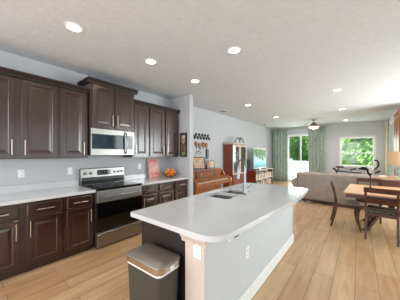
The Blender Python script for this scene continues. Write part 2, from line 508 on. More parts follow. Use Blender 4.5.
# ------------------------------------------------------------------ outside
struct(MB().box(-14, 16, FAR + .15, 30, -0.3, -0.15).build('ground', 'grass'))
fen = thing('vinyl_fence', 'white vinyl privacy fence outside the sliding glass door', 'fence', (0, 13.3, -.15))
for i in range(4):
    x0 = -5.3 + i * 1.9
    b = MB()
    for k in range(9):
        b.box(x0 + .1 + k * .19, x0 + .1 + k * .19 + .183, -.012, .012, .08, 1.12, .003)
    b.build('fence_panel', 'vinyl', fen)
    MB().box(x0 + .1, x0 + 1.81, -.03, .03, 1.12, 1.18, .004).build('rail', 'vinyl', fen)
    MB().box(x0 + .1, x0 + 1.81, -.03, .03, .02, .10, .004).build('rail', 'vinyl', fen)
    MB().box(x0 - .05, x0 + .1, -.06, .06, 0, 1.24, .008).build('post', 'vinyl', fen)

def tree(name, label, loc, h, r, m, n, seed, leaf=0.16, low=0.3):
    rd = random.Random(seed)
    t = thing(name, label, 'tree', loc, 0, 'trees beyond the windows')
    tr = MB().tube([(0, 0, 0), (.05, .02, h * .35), (-.04, .05, h * .7)], [.14, .1, .05], 8)
    for k in range(5):
        a = k * 1.26
        tr.tube([(0, 0, h * (.25 + .08 * k)), (math.cos(a) * r * .6, math.sin(a) * r * .6, h * (.45 + .08 * k))], [.05, .02], 6)
    tr.build('trunk', 'bark', t, 40)
    b = MB(); bm = b.bm
    blobs = []
    for k in range(30):
        a = rd.uniform(0, 2 * PI); q = rd.uniform(.1, .72) * r
        blobs.append((Vector((math.cos(a) * q, math.sin(a) * q, rd.uniform(low, .9) * h)), rd.uniform(.32, .5) * r))
    for i in range(n):
        c, br = blobs[i % 30]
        d = Vector((rd.gauss(0, 1), rd.gauss(0, 1), rd.gauss(0, 1))).normalized()
        p = c + d * br * rd.uniform(.6, 1.05)
        if p.z < .05: continue
        nn = (d + Vector((rd.gauss(0, .6), rd.gauss(0, .6), rd.gauss(0, .6)))).normalized()
        u = nn.orthogonal().normalized(); v = nn.cross(u)
        s = leaf * rd.uniform(.7, 1.3)
        bm.faces.new([bm.verts.new(p + u * s), bm.verts.new(p + v * s * .5 + nn * s * .12), bm.verts.new(p - u * s), bm.verts.new(p - v * s * .5 + nn * s * .12)])
    b.build('foliage', m, t)
    return t
tree('broadleaf_tree', 'bright green leafy tree filling the far window', (3.9, 16.3, -.15), 4.0, 1.7, 'leaf2', 14000, 1, .11, .12)
tree('broadleaf_tree', 'dark green tree just past the fence, outside the sliding door', (-.1, 18.6, -.15), 4.4, 1.7, 'leaf', 12000, 3, .12, .15)
tree('broadleaf_tree', 'light green tree far behind the fence, right of the dark one', (1.7, 23.6, -.15), 5.4, 1.9, 'leaf2', 9000, 4, .15, .12)
tree('broadleaf_tree', 'green tree far behind the fence, left of the dark one', (-3.6, 23.6, -.15), 5.6, 1.9, 'leaf', 9000, 6, .16, .12)
tree('broadleaf_tree', 'green tree far behind the one at the far window', (5.6, 21.9, -.15), 5.4, 1.6, 'leaf', 9000, 8, .16, .12)
tree('broadleaf_tree', 'green tree outside the right-hand wall window', (9.0, 13.5, -.15), 4.6, 1.9, 'leaf2', 4000, 5, .16, .15)

# ------------------------------------------------------------------ downlights, vents, fan
def downlight(x, y, label):
    power = 17 if y < 4 else (20 if y < 7 else 44)
    t = thing('recessed_downlight', label, 'ceiling light', (x, y, CEIL), 0, 'recessed downlights')
    MB().lathe([(.092, -.001), (.090, -.008), (.070, -.010), (.066, -.004), (.066, -.0005), (.08, -.0005)], caps=False).build('trim_ring', 'white', t, 40)
    MB().lathe([(.066, -.006), (.03, -.0075), (0, -.008)], caps=False).build('lens', 'lens', t, 40)
    ld = bpy.data.lights.new('downlight_lamp', 'SPOT')
    ld.energy = power; ld.color = (1.0, .93, .84); ld.shadow_soft_size = .06; ld.spot_size = 2.5; ld.spot_blend = .8
    lo = bpy.data.objects.new('bulb', ld); COL.objects.link(lo); lo.parent = t; lo.location = (0, 0, -.03)
    return t
DL = [(1.307, .833, 'nearest recessed downlight over the left cabinets'),
      (1.305, 1.86, 'recessed downlight in front of the microwave cabinet'),
      (1.308, 2.88, 'recessed downlight nearest the kitchen end wall'),
      (1.30, 5.207, 'recessed downlight in the left row out from the piano'),
      (1.32, 7.57, 'farthest recessed downlight of the left row, near the television'),
      (2.436, 2.347, 'recessed downlight directly above the island'),
      (3.367, 5.202, 'recessed downlight above the dining table'),
      (3.33, 7.473, 'recessed downlight behind the sofa, middle of the right row'),
      (3.33, 10.0, 'recessed downlight closest to the far window')]
for a in DL: downlight(*a)

def vent(x, y, label):
    t = thing('ceiling_vent', label, 'vent', (x, y, CEIL), 0, 'ceiling vents')
    b = MB()
    b.box(-.09, -.07, -.19, .19, -.012, 0, .002); b.box(.07, .09, -.19, .19, -.012, 0, .002)
    b.box(-.07, .07, -.19, -.17, -.012, 0, .002); b.box(-.07, .07, .17, .19, -.012, 0, .002)
    b.build('frame', 'trim', t)
    MB().box(-.07, .07, -.17, .17, -.003, -.001).build('duct', 'grey_slot', t)
    for k in range(6):
        MB().box(-.062 + k * .022, -.058 + k * .022, -.17, .17, -.012, -.003).build('slat', 'grey_slot', t)
vent(.33, 5.45, 'ceiling vent above the piano and red-brown cabinet')
vent(.345, 9.0, 'ceiling vent above the television')

t = thing('ceiling_fan', 'small brushed metal ceiling fan with warm dome light and folded clear blades', 'ceiling fan', (2.33, 9.05, CEIL))
MB().lathe([(.075, 0), (.075, -.02), (.05, -.06), (.02, -.07)]).build('canopy', 'nickel', t, 40)
MB().tube([(0, 0, -.05), (0, 0, -.14)], .014).build('downrod', 'nickel', t, 40)
MB().lathe([(.03, -.10), (.06, -.13), (.10, -.19), (.18, -.25), (.195, -.28), (.18, -.295)], n=32).build('motor_housing', 'nickel', t, 40)
MB().lathe([(.175, -.295), (.16, -.33), (.11, -.36), (.05, -.375), (0, -.377)], n=32, caps=False).build('light_bowl', 'fan_lens', t, 40)
for k in range(3):
    a = k * 2 * PI / 3 + .4
    p = [(math.cos(a + s) * .17, math.sin(a + s) * .17, -.225 + s * .01) for s in (0, .4, .8, 1.2, 1.6)]
    MB().tube(p, [(.02, .004), (.035, .004), (.038, .004), (.03, .004), (.012, .003)], 8).build('blade', 'cab_glass', t, 40)
ld = bpy.data.lights.new('fan_lamp', 'POINT'); ld.energy = 14; ld.color = (1, .92, .82); ld.shadow_soft_size = .12
lo = bpy.data.objects.new('bulb', ld); COL.objects.link(lo); lo.parent = t; lo.location = (0, 0, -.46)

# ------------------------------------------------------------------ kitchen cabinets
def pull(parent, x, y, z, length, vertical, r=.006):
    b = MB()
    s = length / 2; off = .032
    if vertical:
        b.tube([(x + off, y, z - s), (x + off, y, z + s)], r, 8)
        for k in (-1, 1): b.tube([(x, y, z + k * s * .72), (x + off, y, z + k * s * .72)], r * .8, 6)
    else:
        b.tube([(x + off, y - s, z), (x + off, y + s, z)], r, 8)
        for k in (-1, 1): b.tube([(x, y + k * s * .72, z), (x + off, y + k * s * .72, z)], r * .8, 6)
    return b.build('handle', 'nickel', parent, 40)

def upper(y0, y1, z0, z1, depth, doors, label, crown=True, ends=(0, 0)):
    """doors: list of (ya, yb, handle side) in world y; origin at wall"""
    t = thing('upper_cabinet', label, 'cabinet', (0, y0, z0))
    H = z1 - z0
    MB().box(.002, depth, 0.001, y1 - y0 - .001, 0, H, .002).build('cabinet_body', 'cab', t)
    for ya, yb, hs in doors:
        d = MB().panel(ya - y0, yb - y0, .018, H - .02, depth).build('door', 'cab', t)
        hy = (ya + .03 if hs < 0 else yb - .03) - y0
        pull(d, depth + .018, hy, .15, .19, True)
    if crown:
        prof = [(depth - .03, H - .012), (depth + .024, H - .012), (depth + .034, H + .012), (depth + .062, H + .045), (depth + .066, H + .062), (depth - .03, H + .062)]
        e0, e1 = ends
        b = MB()
        b.prism([(p[0], p[1]) for p in prof], -e0, y1 - y0 + e1, 'y')
        for side, e in ((0, e0), (1, e1)):
            if e:
                yb_ = 0 if side == 0 else y1 - y0
                sg = -1 if side == 0 else 1
                b.prism([(yb_ + sg * .002, H - .012), (yb_ + sg * e * .5, H + .012), (yb_ + sg * e, H + .045), (yb_ + sg * e, H + .062), (yb_ - sg * .02, H + .062), (yb_ - sg * .02, H - .012)], .003, depth + .02, 'x')
        b.build('crown_moulding', 'cab_dark', t)
    return t

UZ0, UZ1, UD = 1.386, 2.435, .335
upper(-.36, .088, UZ0, UZ1, UD, [(-.34, .07, -1)], 'dark upper cabinet at the left edge of the frame')
upper(.09, .972, UZ0, UZ1, UD, [(.115, .497, 1), (.562, .95, -1)], 'wide dark upper cabinet with two doors, left of the microwave')
upper(.974, 1.372, UZ0, UZ1, UD, [(1.0, 1.325, 1)], 'narrow dark one-door upper cabinet touching the microwave cabinet')
upper(1.376, 2.166, 1.872, 2.60, .40, [(1.40, 1.757, 1), (1.785, 2.145, -1)], 'taller-set dark upper cabinet with two doors above the microwave', ends=(.05, .05))
upper(2.17, 2.553, UZ0, UZ1, UD, [(2.20, 2.525, -1)], 'one-door dark upper cabinet just right of the microwave')
upper(2.555, 3.405, UZ0, UZ1, UD, [(2.575, 2.955, 1), (3.0, 3.385, -1)], 'two-door dark upper cabinet beside the kitchen end wall')

def base(y0, y1, bays, label, end=False):
    """bays: (ya, yb, handle side)"""
    t = thing('base_cabinet', label, 'cabinet', (0, y0, 0))
    D = .60
    b = MB().box(.002, D, .001, y1 - y0 - .001, .10, .874, .002)
    b.box(.02, D - .065, .001, y1 - y0 - .001, 0, .10)
    b.build('cabinet_body', 'cab', t)
    for ya, yb, hs in bays:
        d = MB().panel(ya - y0, yb - y0, .115, .672, D).build('door', 'cab', t)
        hy = (ya + .03 if hs < 0 else yb - .03) - y0
        pull(d, D + .018, hy, .545, .19, True)
        d = MB().panel(ya - y0, yb - y0, .692, .845, D, mould=False).build('drawer', 'cab', t)
        pull(d, D + .018, (ya + yb) / 2 - y0, .768, .19, False)
    return t
base(-.36, .088, [(-.34, .07, 1)], 'dark base cabinet at the far left edge of the frame')
base(.09, .948, [(.11, .497, 1), (.565, .925, -1)], 'wide dark base cabinet with two drawers over two doors, left of the range')
base(.95, 1.352, [(.985, 1.32, 1)], 'single-door dark base cabinet touching the left side of the range')
base(2.158, 2.585, [(2.19, 2.545, -1)], 'dark base cabinet touching the right side of the range')
base(2.587, 3.0, [(2.60, 2.975, 1)], 'middle dark base cabinet right of the range, under the pink board')
base(3.002, 3.448, [(3.03, 3.42, -1)], 'dark base cabinet next to the kitchen end wall')

def counter(y0, y1, label):
    t = thing('countertop', label, 'countertop', (0, y0, .8745))
    MB().box(.001, .65, 0, y1 - y0, 0, .04, .004).build('slab', 'quartz', t)
    MB().box(.001, .021, 0, y1 - y0, .04, .145, .003).build('backsplash', 'quartz', t)
counter(-.37, 1.352, 'white quartz countertop left of the range')
counter(2.158, 3.449, 'white quartz countertop right of the range, holding the orange bowl')

# ------------------------------------------------------------------ range
t = thing('range', 'stainless steel electric range with black glass cooktop and oven door', 'stove', (0, 1.358, 0))
W = .794
MB().box(.03, .625, 0, W, .03, .895, .003).build('range_body', 'steel_dark', t)
MB().box(.06, .60, .03, W - .03, 0, .03).build('plinth', 'black', t)
MB().box(.07, .672, -.001 + .002, W - .001, .8955, .922, .005).build('cooktop', 'black_glass', t)
for cx, cy, r in ((.24, .20, .075), (.50, .22, .1), (.24, .58, .09), (.50, .58, .075)):
    MB().tube([(cx + r * math.cos(a * PI / 12), cy + r * math.sin(a * PI / 12), .9225) for a in range(24)], .0015, 4, closed=True).build('burner_ring', 'grey_slot', t)
b = MB().prism([(.012, .922), (.075, .922), (.085, 1.0), (.062, 1.19), (.05, 1.20), (.012, 1.20)], .0, W, 'y')
bg = b.build('backguard', 'steel', t)
MB().prism([(.0830, .925), (.0900, .99), (.0870, 1.045), (.08, .99)], .012, W - .012, 'y').build('vent_strip', 'black', bg)
def slopebox(y0, y1, z0, z1, t_, name, m, par):
    fx = lambda z: .085 + (.062 - .085) * (z - 1.0) / .19
    return MB().prism([(fx(z0) - .004, z0), (fx(z0) + t_, z0), (fx(z1) + t_, z1), (fx(z1) - .004, z1)], y0, y1, 'y').build(name, m, par)
slopebox(.27, .53, 1.07, 1.165, .003, 'display', 'black_glass', bg)
b = MB()
for k in range(5):
    for q in range(2):
        b.box(.080 - q * .0045, .083 - q * .0045 , .30 + k * .045, .32 + k * .045, 1.09 + q * .035, 1.10 + q * .035)
b.build('display_digits', 'grey_slot', bg)
for ky in (.075, .165, .60, .675, .745):
    MB().tube([(.072, ky, 1.115), (.098, ky, 1.119)], [.024, .021], 16).build('knob', 'steel_dark', bg, 40)
# front
MB().box(.625, .668, .004, W - .004, .262, .705, .004).build('oven_door_glass', 'black_glass', t)
b = MB().box(.625, .672, .004, W - .004, .708, .890, .006)
dtop = b.build('oven_door_top', 'steel', t)
MB().tube([(.675, .08, .80), (.712, .09, .80), (.722, .16, .80), (.728, W / 2, .80), (.722, W - .16, .80), (.712, W - .09, .80), (.675, W - .08, .80)], .012, 10).build('handle', 'chrome', dtop, 40)
b = MB().box(.625, .672, .004, W - .004, .035, .258, .006)
dr = b.build('storage_drawer', 'steel', t)
MB().tube([(.672, .02, .225), (.686, .15, .238), (.69, W / 2, .243), (.686, W - .15, .238), (.672, W - .02, .225)], .010, 8).build('handle', 'chrome', dr, 40)

# ------------------------------------------------------------------ microwave
t = thing('microwave', 'stainless over-the-range microwave with smoked window and curved vertical handle', 'microwave', (0, 1.378, 1.432))
W = .786; H = .436
MB().box(.003, .385, 0, W, .004, H, .003).build('case', 'steel_dark', t)
MB().box(.385, .392, .0, W, 0, H, .002).build('front_gasket', 'black', t)
b = MB(); b.box(.392, .412, 0, .585, .345, H, .004); b.box(.392, .412, 0, .585, 0, .105, .004)
b.box(.392, .412, 0, .018, .105, .345, .002)
dm = b.build('door_frame', 'steel', t)
MB().box(.392, .407, .018, .585, .105, .345, .003).build('window', 'mw_glass', dm)
b = MB(); b.box(.392, .412, .59, W, .345, H, .004); b.box(.392, .412, .59, W, 0, .105, .004); b.box(.392, .412, .745, W, .105, .345, .002)
cp = b.build('control_side', 'steel', t)
MB().box(.392, .407, .59, .745, .105, .345, .002).build('control_panel', 'black_glass', cp)
b = MB()
for r_ in range(5):
    for c_ in range(3):
        b.box(.407, .4085, .655 + c_ * .028, .672 + c_ * .028, .13 + r_ * .038, .145 + r_ * .038)
b.build('buttons', 'grey_slot', cp)
MB().tube([(.412, .60, .03), (.445, .60, .05), (.458, .60, .14), (.460, .60, .22), (.458, .60, .30), (.445, .60, .38), (.412, .60, .40)], .012, 10).build('handle', 'chrome', dm, 40)
MB().box(.06, .36, .10, .62, -.006, .004, .001).build('grease_filter', 'grey_slot', t)

# ------------------------------------------------------------------ island
isl = thing('kitchen_island', 'white kitchen island with dark end panel and pale corner post', 'kitchen island', (2.12, 1.11, 0))
OX, OY = 2.12, 1.11
b = MB()   # hollow body so that the sink bowls have room
b.box(0, .02, .02, 2.39, .10, .873); b.box(0, .58, .02, .045, .0, .873, .001); b.box(0, .58, 2.37, 2.39, .0, .873)
b.box(.06, .075, .045, 2.37, 0, .10); b.box(.02, .58, .045, 2.37, .10, .118)
b.build('end_panel', 'cab_dark', isl, label='dark espresso end panel')
for k in range(4):
    y0 = .05 + k * .58
    d = MB().panel(-(y0 + .56), -y0, .13, .67, 0).build('door', 'cab', isl); d.rotation_euler = (0, 0, PI); d.location = (0, 0, 0)
    pull(d, .018, -(y0 + .04), .56, .17, True)
    d = MB().panel(-(y0 + .56), -y0, .69, .85, 0, mould=False).build('drawer', 'cab', isl); d.rotation_euler = (0, 0, PI)
    pull(d, .018, -(y0 + .28), .77, .17, False)
b = MB().box(.582, .76, .012, 2.40, 0, .873, .001)
b.build('knee_wall', 'island_white', isl)
MB().box(.58, .763, 0, .012, 0, .873, .002).build('corner_post', 'island_post', isl, label='warm white corner post')
# crown under the counter
b = MB().prism([(0, .79), (-.006, .79), (-.010, .81), (-.028, .838), (-.032, .873), (0, .873)], .55, .785, 'x')
b.build('bracket_moulding', 'island_post', isl)
b = MB().box(.76, .778, -.0, 2.415, 0, .115, .005); b.box(.76, .770, -.0, 2.410, .115, .135, .004); b.box(.575, .778, -.014, 0, 0, .115, .004)
b.build('base_moulding', 'trim', isl)

def outlet(name, label, loc, rz, switch=False, group=None, wide=.072):
    """plate facing local +x"""
    t = thing(name, label, 'outlet', loc, rz, group)
    MB().box(0.0005, .006, -wide / 2, wide / 2, -.058, .058, .003).build('cover_plate', 'white', t)
    if switch:
        MB().box(.006, .010, -.017, .017, -.033, .033, .002).build('rocker', 'white', t)
    else:
        for s in (-1, 1):
            r = MB().box(.006, .0085, -.017, .017, s * .026 - .017, s * .026 + .017, .004).build('receptacle', 'white', t)
            MB().box(.0085, .0092, -.008, -.005, s * .026 - .006, s * .026 + .007).box(.0085, .0092, .005, .008, s * .026 - .006, s * .026 + .007).build('slots', 'grey_slot', r)
    return t
outlet('wall_outlet', 'white wall outlet above the left counter, leftmost one', (0, .615, 1.176), 0)
outlet('light_switch', 'white switch plate on the wall just left of the range', (0, 1.225, 1.172), 0, True)
outlet('wall_outlet', 'white wall outlet right of the range, left of the pink board', (0, 2.56, 1.185), 0)
outlet('wall_outlet', 'white outlet on the pale corner post of the island', (2.822, 1.11, .755), -PI / 2)
outlet('wall_outlet', 'white outlet on the long white side of the island', (2.88, 1.80, .49), 0)

# small brackets under the overhang
t = thing('counter_bracket', 'small white bracket under the near end of the island overhang', 'bracket', (2.88, 1.45, .874), 0, 'brackets under the island counter')
MB().box(0, .012, -.02, .02, -.16, 0, .002).box(0, .14, -.02, .02, -.012, 0, .002).build('angle_plate', 'trim', t)
dup(t, (2.88, 2.15, .874), 0, 'small white bracket under the middle of the island overhang')
t = thing('outlet_box', 'small grey outlet box under the island counter near its rounded corner', 'outlet box', (2.88, 1.52, .80))
MB().box(.0, .045, -.03, .03, -.055, .06, .004).build('housing', 'slate', t)
MB().box(.045, .048, -.018, .018, -.035, .04, .002).build('face', 'grey_slot', t)

# island counter with rounded corners, bowed seating edge and sink cut-outs
def arc(cx, cy, r, a0, a1, n=8):
    return [(cx + r * math.cos(math.radians(a0 + (a1 - a0) * i / n)), cy + r * math.sin(math.radians(a0 + (a1 - a0) * i / n))) for i in range(n + 1)]
outer = [(2.075, 1.045), (2.085, 1.032)]
outer += arc(2.90, 1.182, .15, -90, -5, 8)
outer += [(3.075, 1.5), (3.10, 1.84), (3.135, 2.2), (3.155, 2.5), (3.160, 2.8), (3.150, 3.1)]
outer += arc(3.00, 3.36, .135, 10, 90, 8)
outer += [(2.10, 3.50), (2.05, 3.45), (2.045, 2.3)]
def rrect(x0, x1, y0, y1, r=.04, n=4):
    return arc(x1 - r, y0 + r, r, -90, 0, n) + arc(x1 - r, y1 - r, r, 0, 90, n) + arc(x0 + r, y1 - r, r, 90, 180, n) + arc(x0 + r, y0 + r, r, 180, 270, n)
S1 = rrect(2.16, 2.52, 2.04, 2.36); S2 = rrect(2.16, 2.52, 2.39, 2.74)
ict = thing('island_countertop', 'white quartz island countertop with rounded corners and bowed seating edge', 'countertop', (0, 0, .8735))
mb = MB(); bm = mb.bm
loops = []
for lp in (outer, S1, S2):
    vs = [bm.verts.new((x, y, .0405)) for x, y in lp]
    es = [bm.edges.new((vs[i], vs[(i + 1) % len(vs)])) for i in range(len(vs))]
    loops += es
r = bmesh.ops.triangle_fill(bm, use_beauty=True, edges=loops)
fs = [f for f in bm.faces]
ex = bmesh.ops.extrude_face_region(bm, geom=fs)
for v in [g for g in ex['geom'] if isinstance(g, bmesh.types.BMVert)]:
    v.co.z = 0.0
slab = mb.build('slab', 'quartz', ict, 30)
bv = slab.modifiers.new('bevel', 'BEVEL'); bv.width = .006; bv.segments = 2; bv.limit_method = 'ANGLE'; bv.angle_limit = math.radians(50)

snk = thing('double_sink', 'double-bowl undermount stainless steel sink set in the island', 'sink', (0, 0, .8725))
for (x0, x1, y0, y1) in ((2.16, 2.52, 2.04, 2.36), (2.16, 2.52, 2.39, 2.74)):
    mb = MB(); bm = mb.bm
    rings = []
    for off, z in ((-.0, 0.0), (-.012, 0), (0.0, -.002), (.004, -.12), (.02, -.165), (.05, -.18)):
        rr_ = rrect(x0 + off, x1 - off, y0 + off, y1 - off, .045 if off >= 0 else .05)
        rings.append([bm.verts.new((x, y, z)) for x, y in rr_])
    rings = rings[1:]
    for i in range(len(rings) - 1):
        n = len(rings[i])
        for j in range(n):
            bm.faces.new((rings[i][j], rings[i][(j + 1) % n], rings[i + 1][(j + 1) % n], rings[i + 1][j]))
    bm.faces.new(rings[-1])
    for v in [v for v in bm.verts if not v.link_faces]: bm.verts.remove(v)
    bowl = mb.build('bowl', 'steel', snk, 50)
    md = bowl.modifiers.new('thick', 'SOLIDIFY'); md.thickness = .002; md.offset = 1
    MB().lathe([(.045, -.178), (.043, -.175), (.03, -.176), (.028, -.179), (0, -.179)], ((x0 + x1) / 2, (y0 + y1) / 2, 0), 20, caps=False).build('drain', 'chrome', bowl, 40)

fx, fy = 2.56, 2.41
t = thing('kitchen_faucet', 'tall chrome pull-down kitchen faucet on the island behind the sink', 'faucet', (fx, fy, .9145))
MB().lathe([(.032, 0), (.032, .008), (.026, .014), (.022, .05), (.020, .12)], n=20).build('base', 'chrome', t, 40)
dv = Vector((-.81, .58, 0)) * .19
pts = [(0, 0, .10), (0, 0, .36)]
for k in range(1, 10):
    a = PI * k / 9
    c = dv * .5 * (1 - math.cos(a)); pts.append((c.x, c.y, .36 + .10 * math.sin(a)))
pts.append((dv.x, dv.y, .31))
MB().tube(pts, [.0135, .011] + [.0095] * (len(pts) - 2), 12).build('spout', 'chrome', t, 60)
MB().tube([(dv.x, dv.y, .32), (dv.x, dv.y, .28), (dv.x, dv.y, .19)], [.014, .018, .021], 12).build('spray_head', 'chrome', t, 60)
MB().tube([(.0, .02, .075), (.03, .055, .10), (.05, .09, .135)], [.009, .007, .006], 8).build('lever', 'chrome', t, 60)

# trash can
cx0, cx1, cy0, cy1 = -.200, .200, -.118, .118
t = thing('trash_can', 'rectangular grey step trash can with steel lid in front of the island end', 'trash can', (2.472, .985, 0), .03)
def rr_pts(s, r, front=.0):
    return rrect(cx0 + s, cx1 - s, cy0 + s, cy1 - s, r, 5)
def loft(rings, name, m, par, sm=35):
    mb = MB(); bm = mb.bm
    V = [[bm.verts.new((x, y, z)) for x, y in ring] for ring, z in rings]
    n = len(V[0])
    for i in range(len(V) - 1):
        for j in range(n): bm.faces.new((V[i][j], V[i][(j + 1) % n], V[i + 1][(j + 1) % n], V[i + 1][j]))
    bm.faces.new(list(reversed(V[0]))); bm.faces.new(V[-1])
    return mb.build(name, m, par, sm)
loft([(rr_pts(.03, .03), 0.0), (rr_pts(.025, .035), .03), (rr_pts(.006, .04), .60)], 'body', 'can', t)
loft([(rr_pts(.004, .04), .595), (rr_pts(.002, .04), .618)], 'liner_bag', 'bag', t)
loft([(rr_pts(-.004, .045), .615), (rr_pts(-.006, .045), .655)], 'rim_band', 'can_band', t)
lid = loft([(rr_pts(-.004, .045), .656), (rr_pts(-.002, .045), .666), (rr_pts(.012, .04), .674), (rr_pts(.05, .03), .680)], 'lid', 'can_lid', t, 20)
MB().box(.208, .216, -.02, .02, .622, .650, .003).build('latch', 'white', t)
MB().box(.14, .235, -.07, .07, .012, .03, .006).build('pedal', 'steel', t)

# ------------------------------------------------------------------ right counter items
t = thing('cutting_board', 'pink and red patterned rectangular board leaning against the kitchen wall', 'board', (.10, 2.73, .9155))
t.rotation_euler = (0, math.radians(-9), 0)
MB().box(0, .018, 0, .32, 0, .43, .006).build('board_back', 'tan_wood', t)
M['pink'] = art_mat('pink_floral_print', (232, 150, 146), (214, 96, 100), 14, .3)
M['rose'] = mat('rose_red', (208, 92, 96), .6, var=.1)
MB().box(.018, .021, .012, .308, .012, .418, .003).build('printed_face', 'pink', t)
b = MB()
for k in range(3):
    for a in range(8):
        an = a * PI / 4 + k * .3
        b.sphere((.0225, .16 + math.cos(an) * (.03 + k * .028), .24 + math.sin(an) * (.03 + k * .028)), .011 + .002 * k, 1, (.15, 1, 1))
b.build('flower_motif', 'sheet', t, 40)
b = MB()
for z in (.06, .09, .38): b.box(.021, .0225, .06, .26, z, z + .012)
b.build('lettering_band', 'rose', t)

bx, by = .30, 3.17
t = thing('fruit_bowl', 'dark wire fruit bowl piled with oranges on the right counter', 'bowl', (bx, by, .9155))
b = MB()
for z, r in ((.006, .07), (.055, .145), (.10, .165)):
    b.tube([(r * math.cos(a * PI / 12), r * math.sin(a * PI / 12), z) for a in range(24)], .004, 5, closed=True)
for a in range(16):
    an = a * PI / 8
    b.tube([(r * math.cos(an), r * math.sin(an), z) for r, z in ((.01, .006), (.07, .006), (.12, .03), (.145, .055), (.165, .10))], .0025, 4)
b.build('wire_basket', 'iron', t, 50)
orng = None
spots = [(.075 * math.cos(a), .075 * math.sin(a), .052) for a in (0.2, 1.45, 2.7, 3.95, 5.2)] + [(.10 * math.cos(a), .10 * math.sin(a), .108) for a in (.8, 2.05, 3.3, 4.6, 5.8)] + [(0, 0, .10), (.03, .045, .165), (-.01, -.05, .165)]
pos = ['bottom', 'bottom', 'bottom', 'bottom', 'bottom', 'rim', 'rim', 'rim', 'rim', 'rim', 'centre', 'top', 'top']
for i, (ox, oy, oz) in enumerate(spots):
    lab = {'bottom': 'ripe orange low in the wire bowl', 'rim': 'ripe orange resting at the rim of the wire bowl', 'centre': 'ripe orange in the middle of the bowl pile', 'top': 'ripe orange on top of the pile in the bowl'}[pos[i]]
    if orng is None:
        orng = tag(MB().sphere((0, 0, 0), .038, 3, (1, 1, .94)).build('orange', 'orange', None, 60), lab, 'orange', 'oranges in the wire bowl'); o = orng
    else:
        o = orng.copy(); COL.objects.link(o); o['label'] = lab
    o.location = (bx + ox, by + oy, .9155 + oz); o.rotation_euler = (i, i * 2, 0)

# framed flower picture on the kitchen end wall
t = thing('framed_painting', 'narrow dark-framed flower painting on the kitchen end wall', 'picture', (.375, 3.452, 1.385))
b = MB(); W, H = .215, .57
b.box(0, .03, -.028, 0, 0, H, .004); b.box(W - .03, W, -.028, 0, 0, H, .004); b.box(.03, W - .03, -.028, 0, 0, .03, .004); b.box(.03, W - .03, -.028, 0, H - .03, H, .004)
b.build('frame', 'cab_dark', t)
MB().box(.03, W - .03, -.012, -.002, .03, H - .03).build('canvas', 'art_floral', t)
for k, (m_, z) in enumerate((('sheet', .47), ('tan_wood', .36), ('book_red', .25), ('book_red', .14), ('leaf2', .08))):
    b = MB()
    for a in range(6): b.sphere((W / 2 + .03 * math.cos(a * PI / 3 + k), -.0135, z + .03 * math.sin(a * PI / 3 + k)), .018, 1, (1, .12, 1))
    b.build('painted_flower', m_, t, 50)

# ------------------------------------------------------------------ wall decor behind the piano
t = thing('iron_wall_sculpture', 'black iron branch sculpture high on the wall above the piano', 'wall decor', (.0, 4.34, 1.89))
b = MB().tube([(.02, 0, .12), (.025, .2, .06), (.02, .4, .10), (.025, .6, .05), (.02, .78, .10)], .010, 6)
for k in range(11):
    y = .03 + k * .072; s = 1 if k % 2 else -1
    b.tube([(.02, y, .09), (.03, y + .02, .09 + s * .05), (.02, y + .045, .09 + s * .10)], [.006, .030, .004], 6)
b.build('branch', 'iron', t, 50)
t = thing('bronze_disc_sculpture', 'row of four bronze discs on the wall below the black branch', 'wall decor', (.0, 4.42, 1.75))
b = MB().tube([(.012, 0, .0), (.012, .62, .0)], .004, 5).build('rod', 'iron', t)
for k in range(4):
    y = .06 + k * .165; z = (.0, -.04, .0, -.02)[k]
    MB().tube([(.012, y, z), (.028, y, z)], [.072, .066], 16).build('disc', 'bronze', t, 40)
    MB().tube([(.028, y - .03, z - .02), (.034, y, z + .02), (.028, y + .03, z - .02)], .008, 6).build('disc_relief', 'sheet', t, 40)
    MB().tube([(.015, y + .02, z - .07), (.015, y + .02, z - .13)], [.01, .018], 6).build('pendant', 'bronze', t, 40)
t = thing('scroll_wall_hook', 'thin grey scroll hook on the wall left of the narrow panel', 'wall decor', (.0, 4.45, 1.50))
b = MB().tube([(.015, 0, -.06), (.015, .02, 0), (.02, .12, .05), (.015, .24, .0), (.015, .27, -.05)], [.004, .006, .012, .006, .004], 6)
b.tube([(.015, .06, -.06), (.02, .14, -.02), (.015, .22, -.07)], .005, 6)
b.build('scroll', 'slate', t, 50)
t = thing('narrow_wall_panel', 'narrow vertical black and grey panel on wall above the piano', 'wall decor', (.0, 4.95, 1.30))
MB().box(0, .02, 0, .045, 0, .30, .003).build('dark_strip', 'iron', t)
MB().box(0, .022, .045, .14, .0, .30, .003).build('grey_strip', 'slate', t)

# ------------------------------------------------------------------ piano
PY0, PY1 = 3.70, 5.42
L = PY1 - PY0
t = thing('upright_piano', 'honey-brown upright spinet piano against the wall past the kitchen', 'piano', (0.025, PY0, 0))
b = MB().box(0, .32, 0, L - .12, .0, .99, .006)
b.build('case', 'piano', t)
MB().box(-.0, .35, -.02, L - .10, .99, 1.012, .006).build('top_lid', 'piano', t)
b = MB(); b.prism([(.32, .0), (.36, .0), (.36, .56), (.32, .56)], .04, L - .16, 'y'); b.build('lower_panel', 'piano', t)
MB().box(.32, .64, .02, L - .02, .60, .70, .01).build('keybed', 'piano', t)
MB().box(.36, .58, .09, L - .09, .70, .716, .003).build('white_keys', 'ivory', t)
b = MB()
for k in range(52):
    if k % 7 in (2, 6): continue
    y = .10 + (k + .9) * (L - .2) / 52
    b.box(.36, .49, y, y + .013, .716, .728, .002)
o = b.build('black_keys', 'black', t)
fb = MB().prism([(.32, .735), (.60, .735), (.60, .752), (.37, .80), (.32, .80)], .08, L - .08, 'y').build('fallboard', 'piano', t)
